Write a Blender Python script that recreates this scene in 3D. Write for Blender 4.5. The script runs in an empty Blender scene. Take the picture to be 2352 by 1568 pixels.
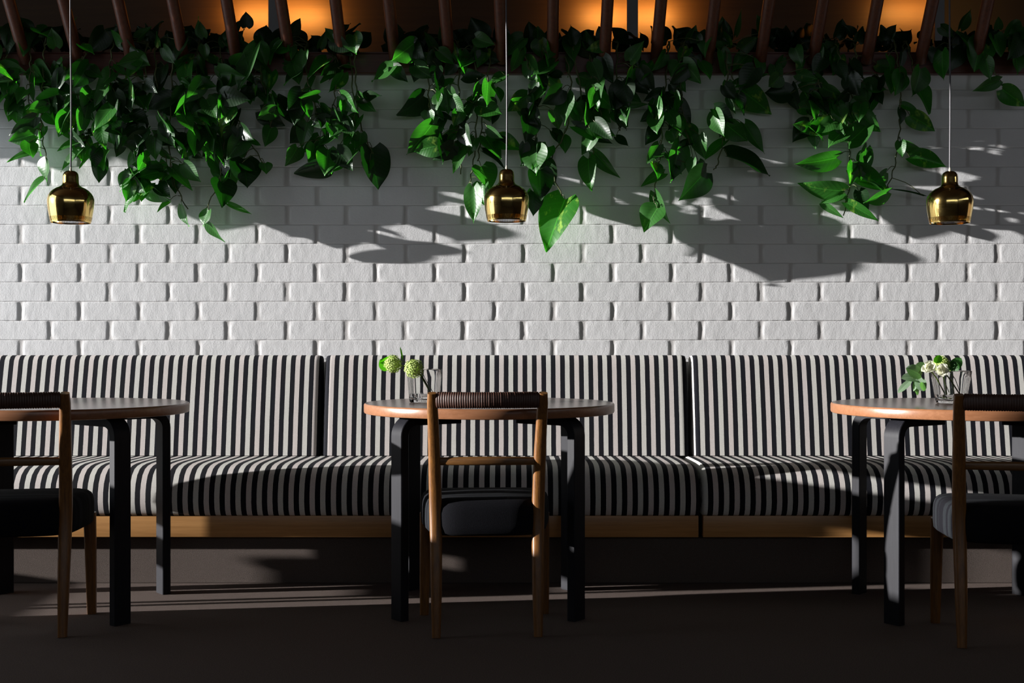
import bpy, bmesh, math, random
import numpy as np
from mathutils import Vector, Matrix, noise

S = bpy.context.scene
col = S.collection
PI = math.pi

# ------------------------------------------------------------------ camera, light, exposure
CAM_Z = 0.963
F = 2850.0                                   # focal length in pixels of the 2352 wide frame
cam_d = bpy.data.cameras.new('camera')
cam = bpy.data.objects.new('camera', cam_d)
col.objects.link(cam)
cam.location = (0, 0, CAM_Z)
cam.rotation_euler = (PI / 2, 0, 0)
cam_d.sensor_width = 36
cam_d.lens = F / 2352 * 36
cam_d.clip_start = 0.05
S.camera = cam

W = bpy.data.worlds.new('World')
S.world = W
W.use_nodes = True
bg = W.node_tree.nodes['Background']
bg.inputs['Color'].default_value = (0.86, 0.93, 1.0, 1)
bg.inputs['Strength'].default_value = 2.1

AZ, EL = math.radians(82.0), math.radians(8.0)
sun_dir = Vector((math.sin(AZ) * math.cos(EL), math.cos(AZ) * math.cos(EL), -math.sin(EL)))
sl = bpy.data.lights.new('sun', 'SUN')
sl.energy = 13.4
sl.angle = math.radians(0.5)
sl.color = (1.0, 0.975, 0.955)
sun = bpy.data.objects.new('sun', sl)
col.objects.link(sun)
sun.rotation_euler = sun_dir.to_track_quat('-Z', 'Y').to_euler()

S.view_settings.view_transform = 'Standard'
S.view_settings.look = 'None'
S.view_settings.gamma = 1.0
S.view_settings.exposure = 0.0
S.view_settings.use_curve_mapping = False
S.cycles.use_denoising = True
S.cycles.max_bounces = 10
S.cycles.transmission_bounces = 10
S.cycles.transparent_max_bounces = 12
S.cycles.caustics_reflective = False
S.cycles.caustics_refractive = False
S.cycles.sample_clamp_indirect = 4.0

def portal(loc, rot, sx, sy):
    l = bpy.data.lights.new('window_portal', 'AREA')
    l.shape = 'RECTANGLE'
    l.size, l.size_y = sx, sy
    l.cycles.is_portal = True
    o = bpy.data.objects.new('window_portal', l)
    col.objects.link(o)
    o.location = loc
    o.rotation_euler = rot
    return o

# room numbers
XL, XR, YB, YW = -3.9, 4.4, -2.6, 5.58       # left wall, right wall, rear wall, brick wall
ZC = 2.9
WIN_L = (3.2, 5.5, 0.30, 2.74)               # y0, y1, z0, z1 of the left window
WIN_R = (-3.4, 4.1, 1.75, 2.5)              # x0, x1, z0, z1 of the rear window band
portal((XL - 0.15, (WIN_L[0] + WIN_L[1]) / 2, (WIN_L[2] + WIN_L[3]) / 2), (0, -PI / 2, 0), WIN_L[3] - WIN_L[2], WIN_L[1] - WIN_L[0])
portal(((WIN_R[0] + WIN_R[1]) / 2, YB - 0.15, (WIN_R[2] + WIN_R[3]) / 2), (PI / 2, 0, 0), WIN_R[1] - WIN_R[0], WIN_R[3] - WIN_R[2])

portal((XR + .18, 1.0, 2.15), (0, PI / 2, 0), .4, 6.6)

def at(px, py, y):
    """world point seen at photo pixel (px, py) at distance y in front of the camera"""
    return Vector(((px - 1176) * y / F, y, CAM_Z - (py - 784) * y / F))

# ------------------------------------------------------------------ helpers
def link(o, parent=None):
    col.objects.link(o)
    if parent is not None:
        o.parent = parent
    return o

def tag(o, label=None, cat=None, group=None, kind=None):
    if label: o['label'] = label
    if cat: o['category'] = cat
    if group: o['group'] = group
    if kind: o['kind'] = kind
    return o

def empty(name, loc=(0, 0, 0), rz=0.0):
    o = bpy.data.objects.new(name, None)
    o.empty_display_size = 0.1
    col.objects.link(o)
    o.location = loc
    o.rotation_euler = (0, 0, rz)
    return o

def obj(name, bm, mat, parent=None, smooth=True, angle=40):
    bmesh.ops.recalc_face_normals(bm, faces=bm.faces[:])
    me = bpy.data.meshes.new(name)
    bm.to_mesh(me)
    bm.free()
    mats = mat if isinstance(mat, (list, tuple)) else [mat]
    for m in mats:
        me.materials.append(m)
    if smooth:
        me.polygons.foreach_set('use_smooth', [True] * len(me.polygons))
        me.set_sharp_from_angle(angle=math.radians(angle))
    return link(bpy.data.objects.new(name, me), parent)

def box(bm, x0, x1, y0, y1, z0, z1, bev=0.0, seg=2):
    r = bmesh.ops.create_cube(bm, size=1.0)
    vs = r['verts']
    for v in vs:
        v.co = Vector((x0 + (v.co.x + .5) * (x1 - x0), y0 + (v.co.y + .5) * (y1 - y0), z0 + (v.co.z + .5) * (z1 - z0)))
    if bev > 0:
        es = list({e for v in vs for e in v.link_edges})
        bmesh.ops.bevel(bm, geom=es, offset=bev, segments=seg, profile=0.5, affect='EDGES')
    return bm

def NB():
    return bmesh.new()

def sweep(bm, pts, prof, up=Vector((0, 0, 1)), caps=True):
    """pts: centres, prof(i, t) -> list of (a, b) offsets in (side, up') frame"""
    n = len(pts)
    rings = []
    for i, p in enumerate(pts):
        a = pts[max(i - 1, 0)]
        b = pts[min(i + 1, n - 1)]
        d = (Vector(b) - Vector(a)).normalized()
        side = d.cross(up)
        if side.length < 1e-4:
            side = Vector((1, 0, 0))
        side.normalize()
        u2 = side.cross(d).normalized()
        rings.append([bm.verts.new(Vector(p) + side * q[0] + u2 * q[1]) for q in prof(i, i / (n - 1))])
    m = len(rings[0])
    for i in range(n - 1):
        for k in range(m):
            bm.faces.new((rings[i][k], rings[i][(k + 1) % m], rings[i + 1][(k + 1) % m], rings[i + 1][k]))
    if caps:
        bm.faces.new(rings[0][::-1])
        bm.faces.new(rings[-1])
    return rings

def circ(r, n=8, sx=1.0, sy=1.0, sq=1.0):
    out = []
    for k in range(n):
        a = 2 * PI * (k + .5) / n
        c, s = math.cos(a), math.sin(a)
        if sq != 1.0:
            c = math.copysign(abs(c) ** sq, c)
            s = math.copysign(abs(s) ** sq, s)
        out.append((r * sx * c, r * sy * s))
    return out

def tube(bm, pts, r, n=8, r1=None, up=Vector((0, 0, 1))):
    r1 = r if r1 is None else r1
    return sweep(bm, [Vector(p) for p in pts], lambda i, t: circ(r + (r1 - r) * t, n), up)

def lathe(bm, prof, n=48, c=Vector((0, 0, 0)), close=False):
    rings = []
    for r, z in prof:
        if r < 1e-6:
            rings.append([bm.verts.new(c + Vector((0, 0, z)))])
        else:
            rings.append([bm.verts.new(c + Vector((r * math.cos(2 * PI * k / n), r * math.sin(2 * PI * k / n), z))) for k in range(n)])
    for a, b in zip(rings[:-1], rings[1:]):
        for k in range(n):
            q = [a[k % len(a)], a[(k + 1) % len(a)], b[(k + 1) % len(b)], b[k % len(b)]]
            q = list(dict.fromkeys(q))
            if len(q) > 2:
                bm.faces.new(q)
    return rings

def smooth_path(ctrl, n):
    """Catmull-Rom through control points"""
    P = [Vector(c) for c in ctrl]
    P = [P[0] * 2 - P[1]] + P + [P[-1] * 2 - P[-2]]
    out = []
    segs = len(P) - 3
    for i in range(n):
        t = i / (n - 1) * segs
        k = min(int(t), segs - 1)
        u = t - k
        a, b, c, d = P[k:k + 4]
        out.append(0.5 * ((2 * b) + (c - a) * u + (2 * a - 5 * b + 4 * c - d) * u * u + (3 * b - a - 3 * c + d) * u ** 3))
    return out

# ------------------------------------------------------------------ materials
class NT:
    def __init__(s, name):
        s.m = bpy.data.materials.new(name)
        s.m.use_nodes = True
        s.t = s.m.node_tree
        s.b = s.t.nodes['Principled BSDF']
        s.out = s.t.nodes['Material Output']
    def n(s, kind, **kw):
        nd = s.t.nodes.new(kind)
        for k, v in kw.items():
            if k in nd.inputs.keys():
                nd.inputs[k].default_value = v
            else:
                setattr(nd, k, v)
        return nd
    def l(s, a, b):
        s.t.links.new(a, b)
    def math(s, op, a, b=None, c=None):
        nd = s.t.nodes.new('ShaderNodeMath')
        nd.operation = op
        for i, v in enumerate((a, b, c)):
            if v is None: continue
            if isinstance(v, (int, float)): nd.inputs[i].default_value = v
            else: s.l(v, nd.inputs[i])
        return nd.outputs[0]
    def mix(s, fac, a, b):
        nd = s.t.nodes.new('ShaderNodeMix')
        nd.data_type = 'RGBA'
        if isinstance(fac, (int, float)): nd.inputs[0].default_value = fac
        else: s.l(fac, nd.inputs[0])
        for i, v in ((6, a), (7, b)):
            if isinstance(v, tuple): nd.inputs[i].default_value = v if len(v) == 4 else v + (1,)
            else: s.l(v, nd.inputs[i])
        return nd.outputs[2]
    def coords(s, kind='Object', scale=(1, 1, 1)):
        tc = s.t.nodes.new('ShaderNodeTexCoord')
        mp = s.t.nodes.new('ShaderNodeMapping')
        mp.inputs['Scale'].default_value = scale
        s.l(tc.outputs[kind], mp.inputs['Vector'])
        return mp.outputs['Vector']
    def noise(s, vec, scale, detail=3, rough=0.5):
        nd = s.t.nodes.new('ShaderNodeTexNoise')
        nd.inputs['Scale'].default_value = scale
        nd.inputs['Detail'].default_value = detail
        nd.inputs['Roughness'].default_value = rough
        s.l(vec, nd.inputs['Vector'])
        return nd.outputs['Fac']
    def ramp(s, fac, stops):
        nd = s.t.nodes.new('ShaderNodeValToRGB')
        els = nd.color_ramp.elements
        while len(els) < len(stops): els.new(0.5)
        for e, (p, c) in zip(els, stops):
            e.position = p
            e.color = c if len(c) == 4 else c + (1,)
        s.l(fac, nd.inputs[0])
        return nd.outputs[0]
    def bump(s, h, dist, strength=1.0):
        nd = s.t.nodes.new('ShaderNodeBump')
        nd.inputs['Distance'].default_value = dist
        nd.inputs['Strength'].default_value = strength
        s.l(h, nd.inputs['Height'])
        s.l(nd.outputs[0], s.b.inputs['Normal'])
        return nd
    def base(s, c, rough=0.5, metal=0.0, spec=None):
        if isinstance(c, tuple): s.b.inputs['Base Color'].default_value = c if len(c) == 4 else c + (1,)
        else: s.l(c, s.b.inputs['Base Color'])
        if isinstance(rough, (int, float)): s.b.inputs['Roughness'].default_value = rough
        else: s.l(rough, s.b.inputs['Roughness'])
        s.b.inputs['Metallic'].default_value = metal
        if spec is not None: s.b.inputs['Specular IOR Level'].default_value = spec
        return s

def plain(name, c, rough=0.5, metal=0.0, nscale=30, var=0.12, bump=0.0, spec=None):
    t = NT(name)
    v = t.coords()
    f = t.noise(v, nscale)
    lo = tuple(x * (1 - var) for x in c)
    hi = tuple(min(1, x * (1 + var)) for x in c)
    t.base(t.mix(f, lo, hi), rough, metal, spec)
    if bump: t.bump(f, bump)
    return t.m

def wood(name, c_dark, c_light, rough, axis='Z', scale=1.0, bump=0.0004, coat=0.0):
    t = NT(name)
    sc = {'X': (2.5, 75, 75), 'Y': (75, 2.5, 75), 'Z': (75, 75, 2.5)}[axis]
    v = t.coords('Object', tuple(a * scale for a in sc))
    f1 = t.noise(v, 2.2, 5, 0.6)
    f2 = t.noise(t.coords('Object', tuple(a * scale * 5 for a in sc)), 2.0, 2)
    f = t.math('ADD', t.math('MULTIPLY', f1, 0.7), t.math('MULTIPLY', f2, 0.3))
    t.base(t.ramp(f, [(0.3, c_dark), (0.7, c_light)]), rough)
    t.b.inputs['Coat Weight'].default_value = coat
    t.b.inputs['Coat Roughness'].default_value = 0.25
    t.bump(f, bump)
    return t.m

# painted brick
t = NT('painted_brick')
v = t.coords()
n1 = t.noise(v, 9, 4)
n2 = t.noise(v, 150, 4, 0.65)
n3 = t.noise(v, 420, 2, 0.6)
pits = t.math('LESS_THAN', t.noise(v, 95, 2, 0.5), 0.30)
ja = t.n('ShaderNodeAttribute'); ja.attribute_name = 'joint'
t.base(t.mix(ja.outputs['Fac'], t.mix(n1, (0.71, 0.71, 0.715), (0.80, 0.80, 0.805)), (0.43, 0.405, 0.385)), 0.75, spec=0.3)
h = t.math('ADD', t.math('MULTIPLY', n2, 1.0), t.math('MULTIPLY', n3, 0.4))
h = t.math('SUBTRACT', h, t.math('MULTIPLY', pits, 0.5))
t.bump(h, 0.0009, 0.62)
M_BRICK = t.m

# striped wool: 4.15 cm period, alternate pale stripes slightly pink
P_STR = 0.0415
def stripe_mat(name, x0):
    t = NT(name)
    tc = t.n('ShaderNodeTexCoord')
    sx = t.n('ShaderNodeSeparateXYZ')
    t.l(tc.outputs['Object'], sx.inputs[0])
    v = t.coords()
    wob = t.math('MULTIPLY', t.math('SUBTRACT', t.noise(v, 22, 2), 0.5), 0.0014)
    fine = t.math('MULTIPLY', t.math('SUBTRACT', t.noise(v, 500, 1), 0.5), 0.0012)
    x = t.math('ADD', t.math('ADD', t.math('SUBTRACT', sx.outputs[0], x0), wob), fine)
    u = t.math('DIVIDE', x, P_STR)
    fr = t.math('FRACT', u)
    black = t.math('LESS_THAN', fr, 0.505)
    alt = t.math('LESS_THAN', t.math('FRACT', t.math('MULTIPLY', u, 0.5)), 0.5)
    fl = t.noise(t.coords('Object', (1, 1, 1)), 520, 3, 0.75)
    w1 = t.mix(fl, (0.36, 0.355, 0.33), (0.90, 0.885, 0.83))
    w2 = t.mix(fl, (0.37, 0.34, 0.325), (0.90, 0.825, 0.79))
    wh = t.mix(alt, w1, w2)
    bk = t.mix(t.noise(v, 300, 2, 0.7), (0.003, 0.0033, 0.005), (0.017, 0.018, 0.024))
    t.base(t.mix(black, wh, bk), 0.92, spec=0.15)
    t.bump(t.noise(v, 1100, 2, 0.6), 0.0005, 0.6)
    return t.m

M_POST = wood('oiled_oak', (0.09, 0.032, 0.006), (0.26, 0.105, 0.019), 0.42, 'Z', 1.0, 0.0005, 0.25)
M_RAILW = wood('oiled_oak_rail', (0.09, 0.036, 0.007), (0.20, 0.088, 0.02), 0.42, 'X', 1.0, 0.0005, 0.25)
M_BENCHW = wood('birch_plinth', (0.36, 0.17, 0.05), (0.55, 0.28, 0.095), 0.4, 'X', 0.5, 0.0003, 0.1)
M_EDGE = wood('table_edge_wood', (0.20, 0.082, 0.036), (0.30, 0.135, 0.066), 0.3, 'X', 0.6, 0.0002, 0.1)
t = NT('table_linoleum')
t.base(t.mix(t.noise(t.coords(), 120, 3), (0.085, 0.06, 0.05), (0.12, 0.085, 0.07)), 0.22)
t.bump(t.noise(t.coords('Object', (6, 200, 1)), 3, 2), 0.0002, 0.5)
M_LINO = t.m
t = NT('black_lacquer')
t.base(t.mix(t.noise(t.coords('Object', (40, 40, 3)), 4, 3), (0.007, 0.007, 0.009), (0.016, 0.016, 0.020)), 0.50, spec=0.13)
t.bump(t.noise(t.coords(), 260, 3), 0.0002, 0.5)
M_BLACK = t.m
M_CORD = plain('dark_leather_cord', (0.062, 0.026, 0.017), 0.48, 0, 60, 0.25, 0.0006)
# chair fabric: broad charcoal stripes with thin grey lines running across the seat
t = NT('charcoal_stripe_fabric')
tc = t.n('ShaderNodeTexCoord')
sx = t.n('ShaderNodeSeparateXYZ')
t.l(tc.outputs['Object'], sx.inputs[0])
u = t.math('FRACT', t.math('DIVIDE', sx.outputs[1], 0.165))
grey = t.math('MULTIPLY', t.math('GREATER_THAN', u, 0.50), t.math('SUBTRACT', 1.0, t.math('COMPARE', u, 0.72, 0.06)))
thin = t.math('COMPARE', u, 0.34, 0.014)
f = t.math('MAXIMUM', grey, t.math('MULTIPLY', thin, 0.9))
fl = t.noise(t.coords(), 420, 3, 0.7)
t.base(t.mix(f, t.mix(fl, (0.002, 0.002, 0.003), (0.010, 0.010, 0.013)), t.mix(fl, (0.005, 0.006, 0.007), (0.020, 0.0225, 0.026))), 0.95, spec=0.1)
t.bump(fl, 0.0012, 0.6)
M_SEAT = t.m
# carpet
def carpet(name, a, b, sc):
    t = NT(name)
    v = t.coords()
    f = t.noise(v, sc, 3, 0.75)
    g = t.noise(v, 3, 3)
    t.base(t.mix(f, a, b), 1.0, spec=0.05)
    t.bump(t.noise(v, 700, 2, 0.7), 0.0016, 0.8)
    return t.m
M_CARPET = carpet('brown_carpet', (0.035, 0.025, 0.021), (0.225, 0.178, 0.158), 260)
M_CARPETV = carpet('brown_carpet_upstand', (0.012, 0.009, 0.008), (0.19, 0.154, 0.136), 420)
# brass
t = NT('polished_brass')
v = t.coords('Object', (1, 1, 14))
sc_ = t.noise(v, 30, 5, 0.7)
pat = t.noise(t.coords(), 18, 4, 0.6)
t.base(t.mix(pat, (0.84, 0.56, 0.16), (0.95, 0.72, 0.28)), t.ramp(t.math('MULTIPLY', t.math('ADD', sc_, pat), 0.5), [(0.3, (0.06,) * 3), (0.75, (0.17,) * 3)]), 1.0)
t.bump(sc_, 0.0002, 0.18)
M_BRASS = t.m
M_CABLE = plain('grey_cable', (0.055, 0.052, 0.060), 0.5)
M_FERRULE = plain('ivory_ferrule', (0.62, 0.56, 0.42), 0.3)
M_BULB = plain('opal_bulb', (0.7, 0.68, 0.62), 0.3)
M_RED = wood('dark_red_wood', (0.050, 0.010, 0.006), (0.125, 0.026, 0.012), 0.42, 'X', 0.6, 0.0003, 0.2)
M_ROD = wood('red_brown_rod', (0.050, 0.010, 0.003), (0.13, 0.030, 0.009), 0.5, 'Z', 0.6, 0.0003, 0.2)
M_PANEL = wood('brown_wall_panel', (0.052, 0.022, 0.005), (0.075, 0.033, 0.008), 0.62, 'X', 0.25, 0.0003)
M_DARKWALL = plain('dark_plaster', (0.035, 0.031, 0.029), 0.9, 0, 6, 0.15)
M_WALLP = plain('plain_plaster', (0.10, 0.092, 0.085), 0.9, 0, 6, 0.1)
M_CEIL = wood('ceiling_boards', (0.045, 0.02, 0.010), (0.075, 0.035, 0.018), 0.7, 'X', 0.3)
M_DARKWOOD = wood('dark_wood_panel', (0.018, 0.007, 0.003), (0.04, 0.016, 0.006), 0.6, 'Z', 0.3)
M_STEEL = plain('grey_metal', (0.26, 0.25, 0.25), 0.5, 0.0, 20, 0.08)
M_FRAME = plain('window_frame_paint', (0.06, 0.05, 0.045), 0.5)
M_SIDE = wood('sideboard_veneer', (0.10, 0.05, 0.02), (0.18, 0.09, 0.035), 0.4, 'Y', 0.4)

# glass and water
t = NT('clear_glass')
t.base((1, 1, 1), 0.0)
t.b.inputs['Transmission Weight'].default_value = 1.0
t.b.inputs['IOR'].default_value = 1.30
M_GLASS = t.m
t = NT('vase_water')
t.base((1, 1, 1), 0.0)
t.b.inputs['Transmission Weight'].default_value = 1.0
t.b.inputs['IOR'].default_value = 1.22
M_WATER = t.m

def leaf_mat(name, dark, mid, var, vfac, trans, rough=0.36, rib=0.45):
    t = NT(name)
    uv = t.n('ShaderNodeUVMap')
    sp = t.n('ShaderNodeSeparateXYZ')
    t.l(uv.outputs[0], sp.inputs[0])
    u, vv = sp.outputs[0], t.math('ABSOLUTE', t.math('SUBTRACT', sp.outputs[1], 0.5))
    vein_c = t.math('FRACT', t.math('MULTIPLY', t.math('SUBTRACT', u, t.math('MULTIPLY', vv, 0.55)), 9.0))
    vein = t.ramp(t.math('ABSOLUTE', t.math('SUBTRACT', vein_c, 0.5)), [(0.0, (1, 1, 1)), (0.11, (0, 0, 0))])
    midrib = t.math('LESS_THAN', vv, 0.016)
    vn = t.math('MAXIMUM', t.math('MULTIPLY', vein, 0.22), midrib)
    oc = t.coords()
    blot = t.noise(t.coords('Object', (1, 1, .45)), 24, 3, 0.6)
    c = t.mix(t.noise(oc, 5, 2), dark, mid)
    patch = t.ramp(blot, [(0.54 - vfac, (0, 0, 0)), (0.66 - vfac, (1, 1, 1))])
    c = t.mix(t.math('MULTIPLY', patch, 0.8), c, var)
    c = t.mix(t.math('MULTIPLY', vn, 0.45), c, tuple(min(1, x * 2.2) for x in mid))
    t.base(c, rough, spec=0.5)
    tri = t.math('ABSOLUTE', t.math('SUBTRACT', vein_c, 0.5))
    hgt = t.math('ADD', t.math('MULTIPLY', t.math('MULTIPLY', tri, tri), 2.0), t.math('MULTIPLY', midrib, -0.4))
    t.bump(hgt, 0.0010, rib)
    tr = t.n('ShaderNodeBsdfTranslucent')
    tcol = t.n('ShaderNodeMix'); tcol.data_type = 'RGBA'; tcol.blend_type = 'MULTIPLY'
    tcol.inputs[0].default_value = 1.0
    t.l(c, tcol.inputs[6]); tcol.inputs[7].default_value = (1.5, 2.7, 0.7, 1)
    t.l(tcol.outputs[2], tr.inputs['Color'])
    ms = t.n('ShaderNodeMixShader')
    ms.inputs[0].default_value = trans
    t.l(t.b.outputs[0], ms.inputs[1]); t.l(tr.outputs[0], ms.inputs[2])
    t.l(ms.outputs[0], t.out.inputs['Surface'])
    return t.m
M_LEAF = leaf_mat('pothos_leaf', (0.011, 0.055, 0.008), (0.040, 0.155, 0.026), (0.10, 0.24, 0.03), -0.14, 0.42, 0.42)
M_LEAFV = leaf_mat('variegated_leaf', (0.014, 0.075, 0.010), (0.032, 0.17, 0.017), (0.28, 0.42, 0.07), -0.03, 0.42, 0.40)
M_LEAFD = leaf_mat('dark_leaf', (0.003, 0.017, 0.003), (0.007, 0.040, 0.005), (0.03, 0.07, 0.01), -0.18, 0.2, 0.4)  # dark leaf tone; also puts shade into turned-away and crown leaves
M_STEM = plain('vine_stem', (0.07, 0.085, 0.025), 0.6, 0, 60, 0.5)
M_EUCA = leaf_mat('grey_green_leaf', (0.13, 0.20, 0.125), (0.20, 0.29, 0.18), (0.24, 0.32, 0.2), -0.1, 0.25, 0.55, 0.06)
M_FRESH = leaf_mat('fresh_leaf', (0.05, 0.16, 0.006), (0.09, 0.24, 0.01), (0.1, 0.26, 0.02), -0.15, 0.4, 0.45, 0.1)
M_FLOWER = plain('green_blossom', (0.40, 0.52, 0.13), 0.7, 0, 200, 0.35)
t = NT('white_petal')
t.base(t.mix(t.noise(t.coords(), 40), (0.80, 0.80, 0.66), (0.92, 0.92, 0.80)), 0.6)
_tr = t.n('ShaderNodeBsdfTranslucent'); _tr.inputs['Color'].default_value = (0.95, 0.95, 0.78, 1)
_ms = t.n('ShaderNodeMixShader'); _ms.inputs[0].default_value = 0.45
t.l(t.b.outputs[0], _ms.inputs[1]); t.l(_tr.outputs[0], _ms.inputs[2]); t.l(_ms.outputs[0], t.out.inputs['Surface'])
M_WHITEF = t.m
M_FSTEM = plain('flower_stem', (0.20, 0.30, 0.04), 0.5, 0, 60, 0.2)

# ------------------------------------------------------------------ setting
def struct(name, bm, mat, smooth=False, parent=None):
    o = obj(name, bm, mat, parent, smooth)
    if parent is None: o['kind'] = 'structure'
    return o

bm = NB(); box(bm, XL - .2, XR + .2, YB - .2, 7.2, -0.1, 0.0); struct('floor', bm, M_CARPET)

# brick wall: one height field with real relief
BX, BZ = 0.2662, 0.0865
JX_A = (1138 - 1176) / 510.8
JZ0 = CAM_Z + (784 - 692.5) / 510.8
def brick_wall():
    x0, x1, z0, z1 = XL, XR, 0.60, 2.158
    fx0, fx1 = -2.62, 2.62
    xs = np.concatenate([np.arange(x0, fx0, 0.03), np.arange(fx0, fx1, 0.0052), np.arange(fx1, x1 + .001, 0.03)])
    xs[0] = x0; xs[-1] = x1
    zl = [z0, z1]
    for k in range(-6, 16):
        zj = JZ0 + k * BZ
        zl += [zj + q for q in (-.0058, -.0036, -.0022, -.0011, 0, .0011, .0022, .0036, .0058, .012, .024, .036, .048, .060, .0745)]
    zs = np.array(sorted(q for q in set(zl) if z0 <= q <= z1))
    nx, nz = len(xs), len(zs)
    rng = np.random.RandomState(4)
    jit = {}
    H = np.zeros((nz, nx))
    Xg, Zg = np.meshgrid(xs, zs)
    # slow wobble of the joints
    wob = np.array([[noise.noise(Vector((x * 6, 3.1, z * 11))) for x in xs[::1]] for z in zs])
    wob2 = np.array([[noise.noise(Vector((x * 30, 7.7, z * 30))) for x in xs] for z in zs])
    wob3 = np.array([[noise.noise(Vector((x * 75, 1.7, z * 75))) for x in xs] for z in zs])
    Zw = Zg + 0.0007 * wob + 0.0006 * wob2
    row = np.floor((Zw - JZ0) / BZ).astype(int)
    fz = (Zw - JZ0) / BZ - row
    # row just above JZ0 (620..692 px) is a B row; rows alternate
    off = np.where(row % 2 == 0, JX_A + BX / 2, JX_A)
    Xw = Xg + 0.0024 * wob2 + 0.002 * wob
    cc = np.floor((Xw - off) / BX).astype(int)
    fx = (Xw - off) / BX - cc
    key = (row * 131 + cc * 7919) % 997
    tab = rng.rand(997, 6)
    r = tab[key]
    dl = fx * BX
    dr = (1 - fx) * BX
    db = fz * BZ
    dt = (1 - fz) * BZ
    jr = 0.0125 + 0.007 * (r[..., 0] - .5)
    jl = 0.0035 + 0.003 * (r[..., 1] - .5)
    def ss(a, e0, e1):
        q = np.clip((a - e0) / (e1 - e0), 0, 1)
        return q * q * (3 - 2 * q)
    corner = np.clip(1 - np.hypot(np.minimum(dl, dr) / 0.03, np.minimum(db, dt) / 0.03), 0, 1)
    side = ss(dr, jr - .002, jr + 0.006) * ss(dl, jl - .002, jl + 0.0065)
    vert = ss(db, 0.0, 0.0030) * ss(dt, 0.0, 0.0030)
    face = side * (0.05 + 0.95 * vert)
    face *= (1 - 0.8 * corner)
    depth = 0.0021 + 0.0009 * (r[..., 2] - .5)
    H = face * depth + (r[..., 3] - .5) * 0.0006 * face + (r[..., 4] - .5) * 0.0016 * (fx - .5) * face
    H += 0.00034 * wob2 + 0.00022 * wob3
    # behind the bench top the joints at the very top are plastered smooth
    top = ss(2.158 - Zg, 0.0, 0.012)
    H = H * top + (1 - top) * 0.006
    V = np.stack([Xg, YW - H, Zg], -1).reshape(-1, 3)
    idx = np.arange(nz * nx).reshape(nz, nx)
    q = np.stack([idx[:-1, :-1], idx[:-1, 1:], idx[1:, 1:], idx[1:, :-1]], -1).reshape(-1, 4)
    me = bpy.data.meshes.new('wall_front')
    me.vertices.add(len(V)); me.vertices.foreach_set('co', V.ravel())
    me.loops.add(q.size); me.loops.foreach_set('vertex_index', q.ravel())
    me.polygons.add(len(q)); me.polygons.foreach_set('loop_start', np.arange(0, q.size, 4))
    me.polygons.foreach_set('use_smooth', np.ones(len(q), bool))
    me.update(); me.validate()
    at_ = me.attributes.new('joint', 'FLOAT', 'POINT')
    at_.data.foreach_set('value', (np.clip(1 - face * 1.25, 0, 1) * 0.6).astype(np.float32).ravel())
    me.materials.append(M_BRICK)
    o = link(bpy.data.objects.new('wall_front', me))
    o['kind'] = 'structure'
    return o
brick_wall()
bm = NB(); box(bm, XL, XR, YW + .0005, YW + .12, 0.0, 2.158); struct('wall_core', bm, M_WALLP)['kind'] = 'structure'
# upper lounge behind the parapet
bm = NB(); box(bm, XL, XR, YW + .12, 7.0, 2.02, 2.10); struct('floor_upper', bm, M_DARKWALL)
bm = NB(); box(bm, XL, XR, 6.9, 7.1, 2.10, 3.6); struct('wall_upper', bm, M_DARKWALL)
bm = NB(); box(bm, XL, XR, 4.9, 7.1, 3.5, 3.6); struct('ceiling_upper', bm, M_DARKWALL)
bm = NB(); box(bm, XL, XR, 4.86, 4.96, ZC, 3.5); struct('trim_1', bm, M_DARKWALL)
bm = NB(); box(bm, XL, XR, YB, 4.9, ZC, ZC + .1); struct('ceiling', bm, M_CEIL)
RY0, RY1, RZ0, RZ1 = -2.3, 4.3, 1.95, 2.35
bm = NB()
box(bm, XR, XR + .15, YB, RY0, 0, 3.6); box(bm, XR, XR + .15, RY1, 7.1, 0, 3.6)
box(bm, XR, XR + .15, RY0, RY1, 0, RZ0); box(bm, XR, XR + .15, RY0, RY1, RZ1, 3.6)
struct('wall_right', bm, M_DARKWOOD)
bm = NB()
for k in range(12):
    yy = RY0 + (RY1 - RY0) * k / 11
    box(bm, XR + .04, XR + .12, yy - .05, yy + .05, RZ0, RZ1)
struct('window_3', bm, M_FRAME)
# left wall with its tall window
y0, y1, z0, z1 = WIN_L
bm = NB()
box(bm, XL - .15, XL, YB, y0, 0, 3.6); box(bm, XL - .15, XL, y1, 7.1, 0, 3.6)
box(bm, XL - .15, XL, y0, y1, 0, z0); box(bm, XL - .15, XL, y0, y1, z1, 3.6)
box(bm, XL - .15, XL, 5.0, y1, 2.42, z1)  # lowered window corner, added to shade the upper left plants
struct('wall_left', bm, M_WALLP)
bm = NB()
for yy in (y0, y1):
    box(bm, XL - .12, XL - .06, yy - .02, yy + .02, z0, z1)
for zz in (z0, z1):
    box(bm, XL - .12, XL - .06, y0, y1, zz - .02, zz + .02)
struct('window_1', bm, M_FRAME)
# rear wall (behind the camera) with a band of panes
x0, x1, z0, z1 = WIN_R
bm = NB()
box(bm, XL, x0, YB - .15, YB, 0, ZC); box(bm, x1, XR, YB - .15, YB, 0, ZC)
box(bm, x0, x1, YB - .15, YB, 0, z0); box(bm, x0, x1, YB - .15, YB, z1, ZC)
struct('wall_rear', bm, M_WALLP)
bm = NB()
n = 11
for k in range(n + 1):
    xx = x0 + (x1 - x0) * k / n
    box(bm, xx - .05, xx + .05, YB - .12, YB - .04, z0, z1)
box(bm, x0, x1, YB - .11, YB - .05, z0 + .42, z0 + .47)
struct('window_2', bm, M_FRAME)

# parapet board under the rods
bm = NB(); box(bm, XL, XR, 5.535, YW + .13, 2.158, 2.248, 0.004); box(bm, XL, XR, 5.545, YW, 2.250, 2.256)
struct('trim_2', bm, M_RED)
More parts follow.
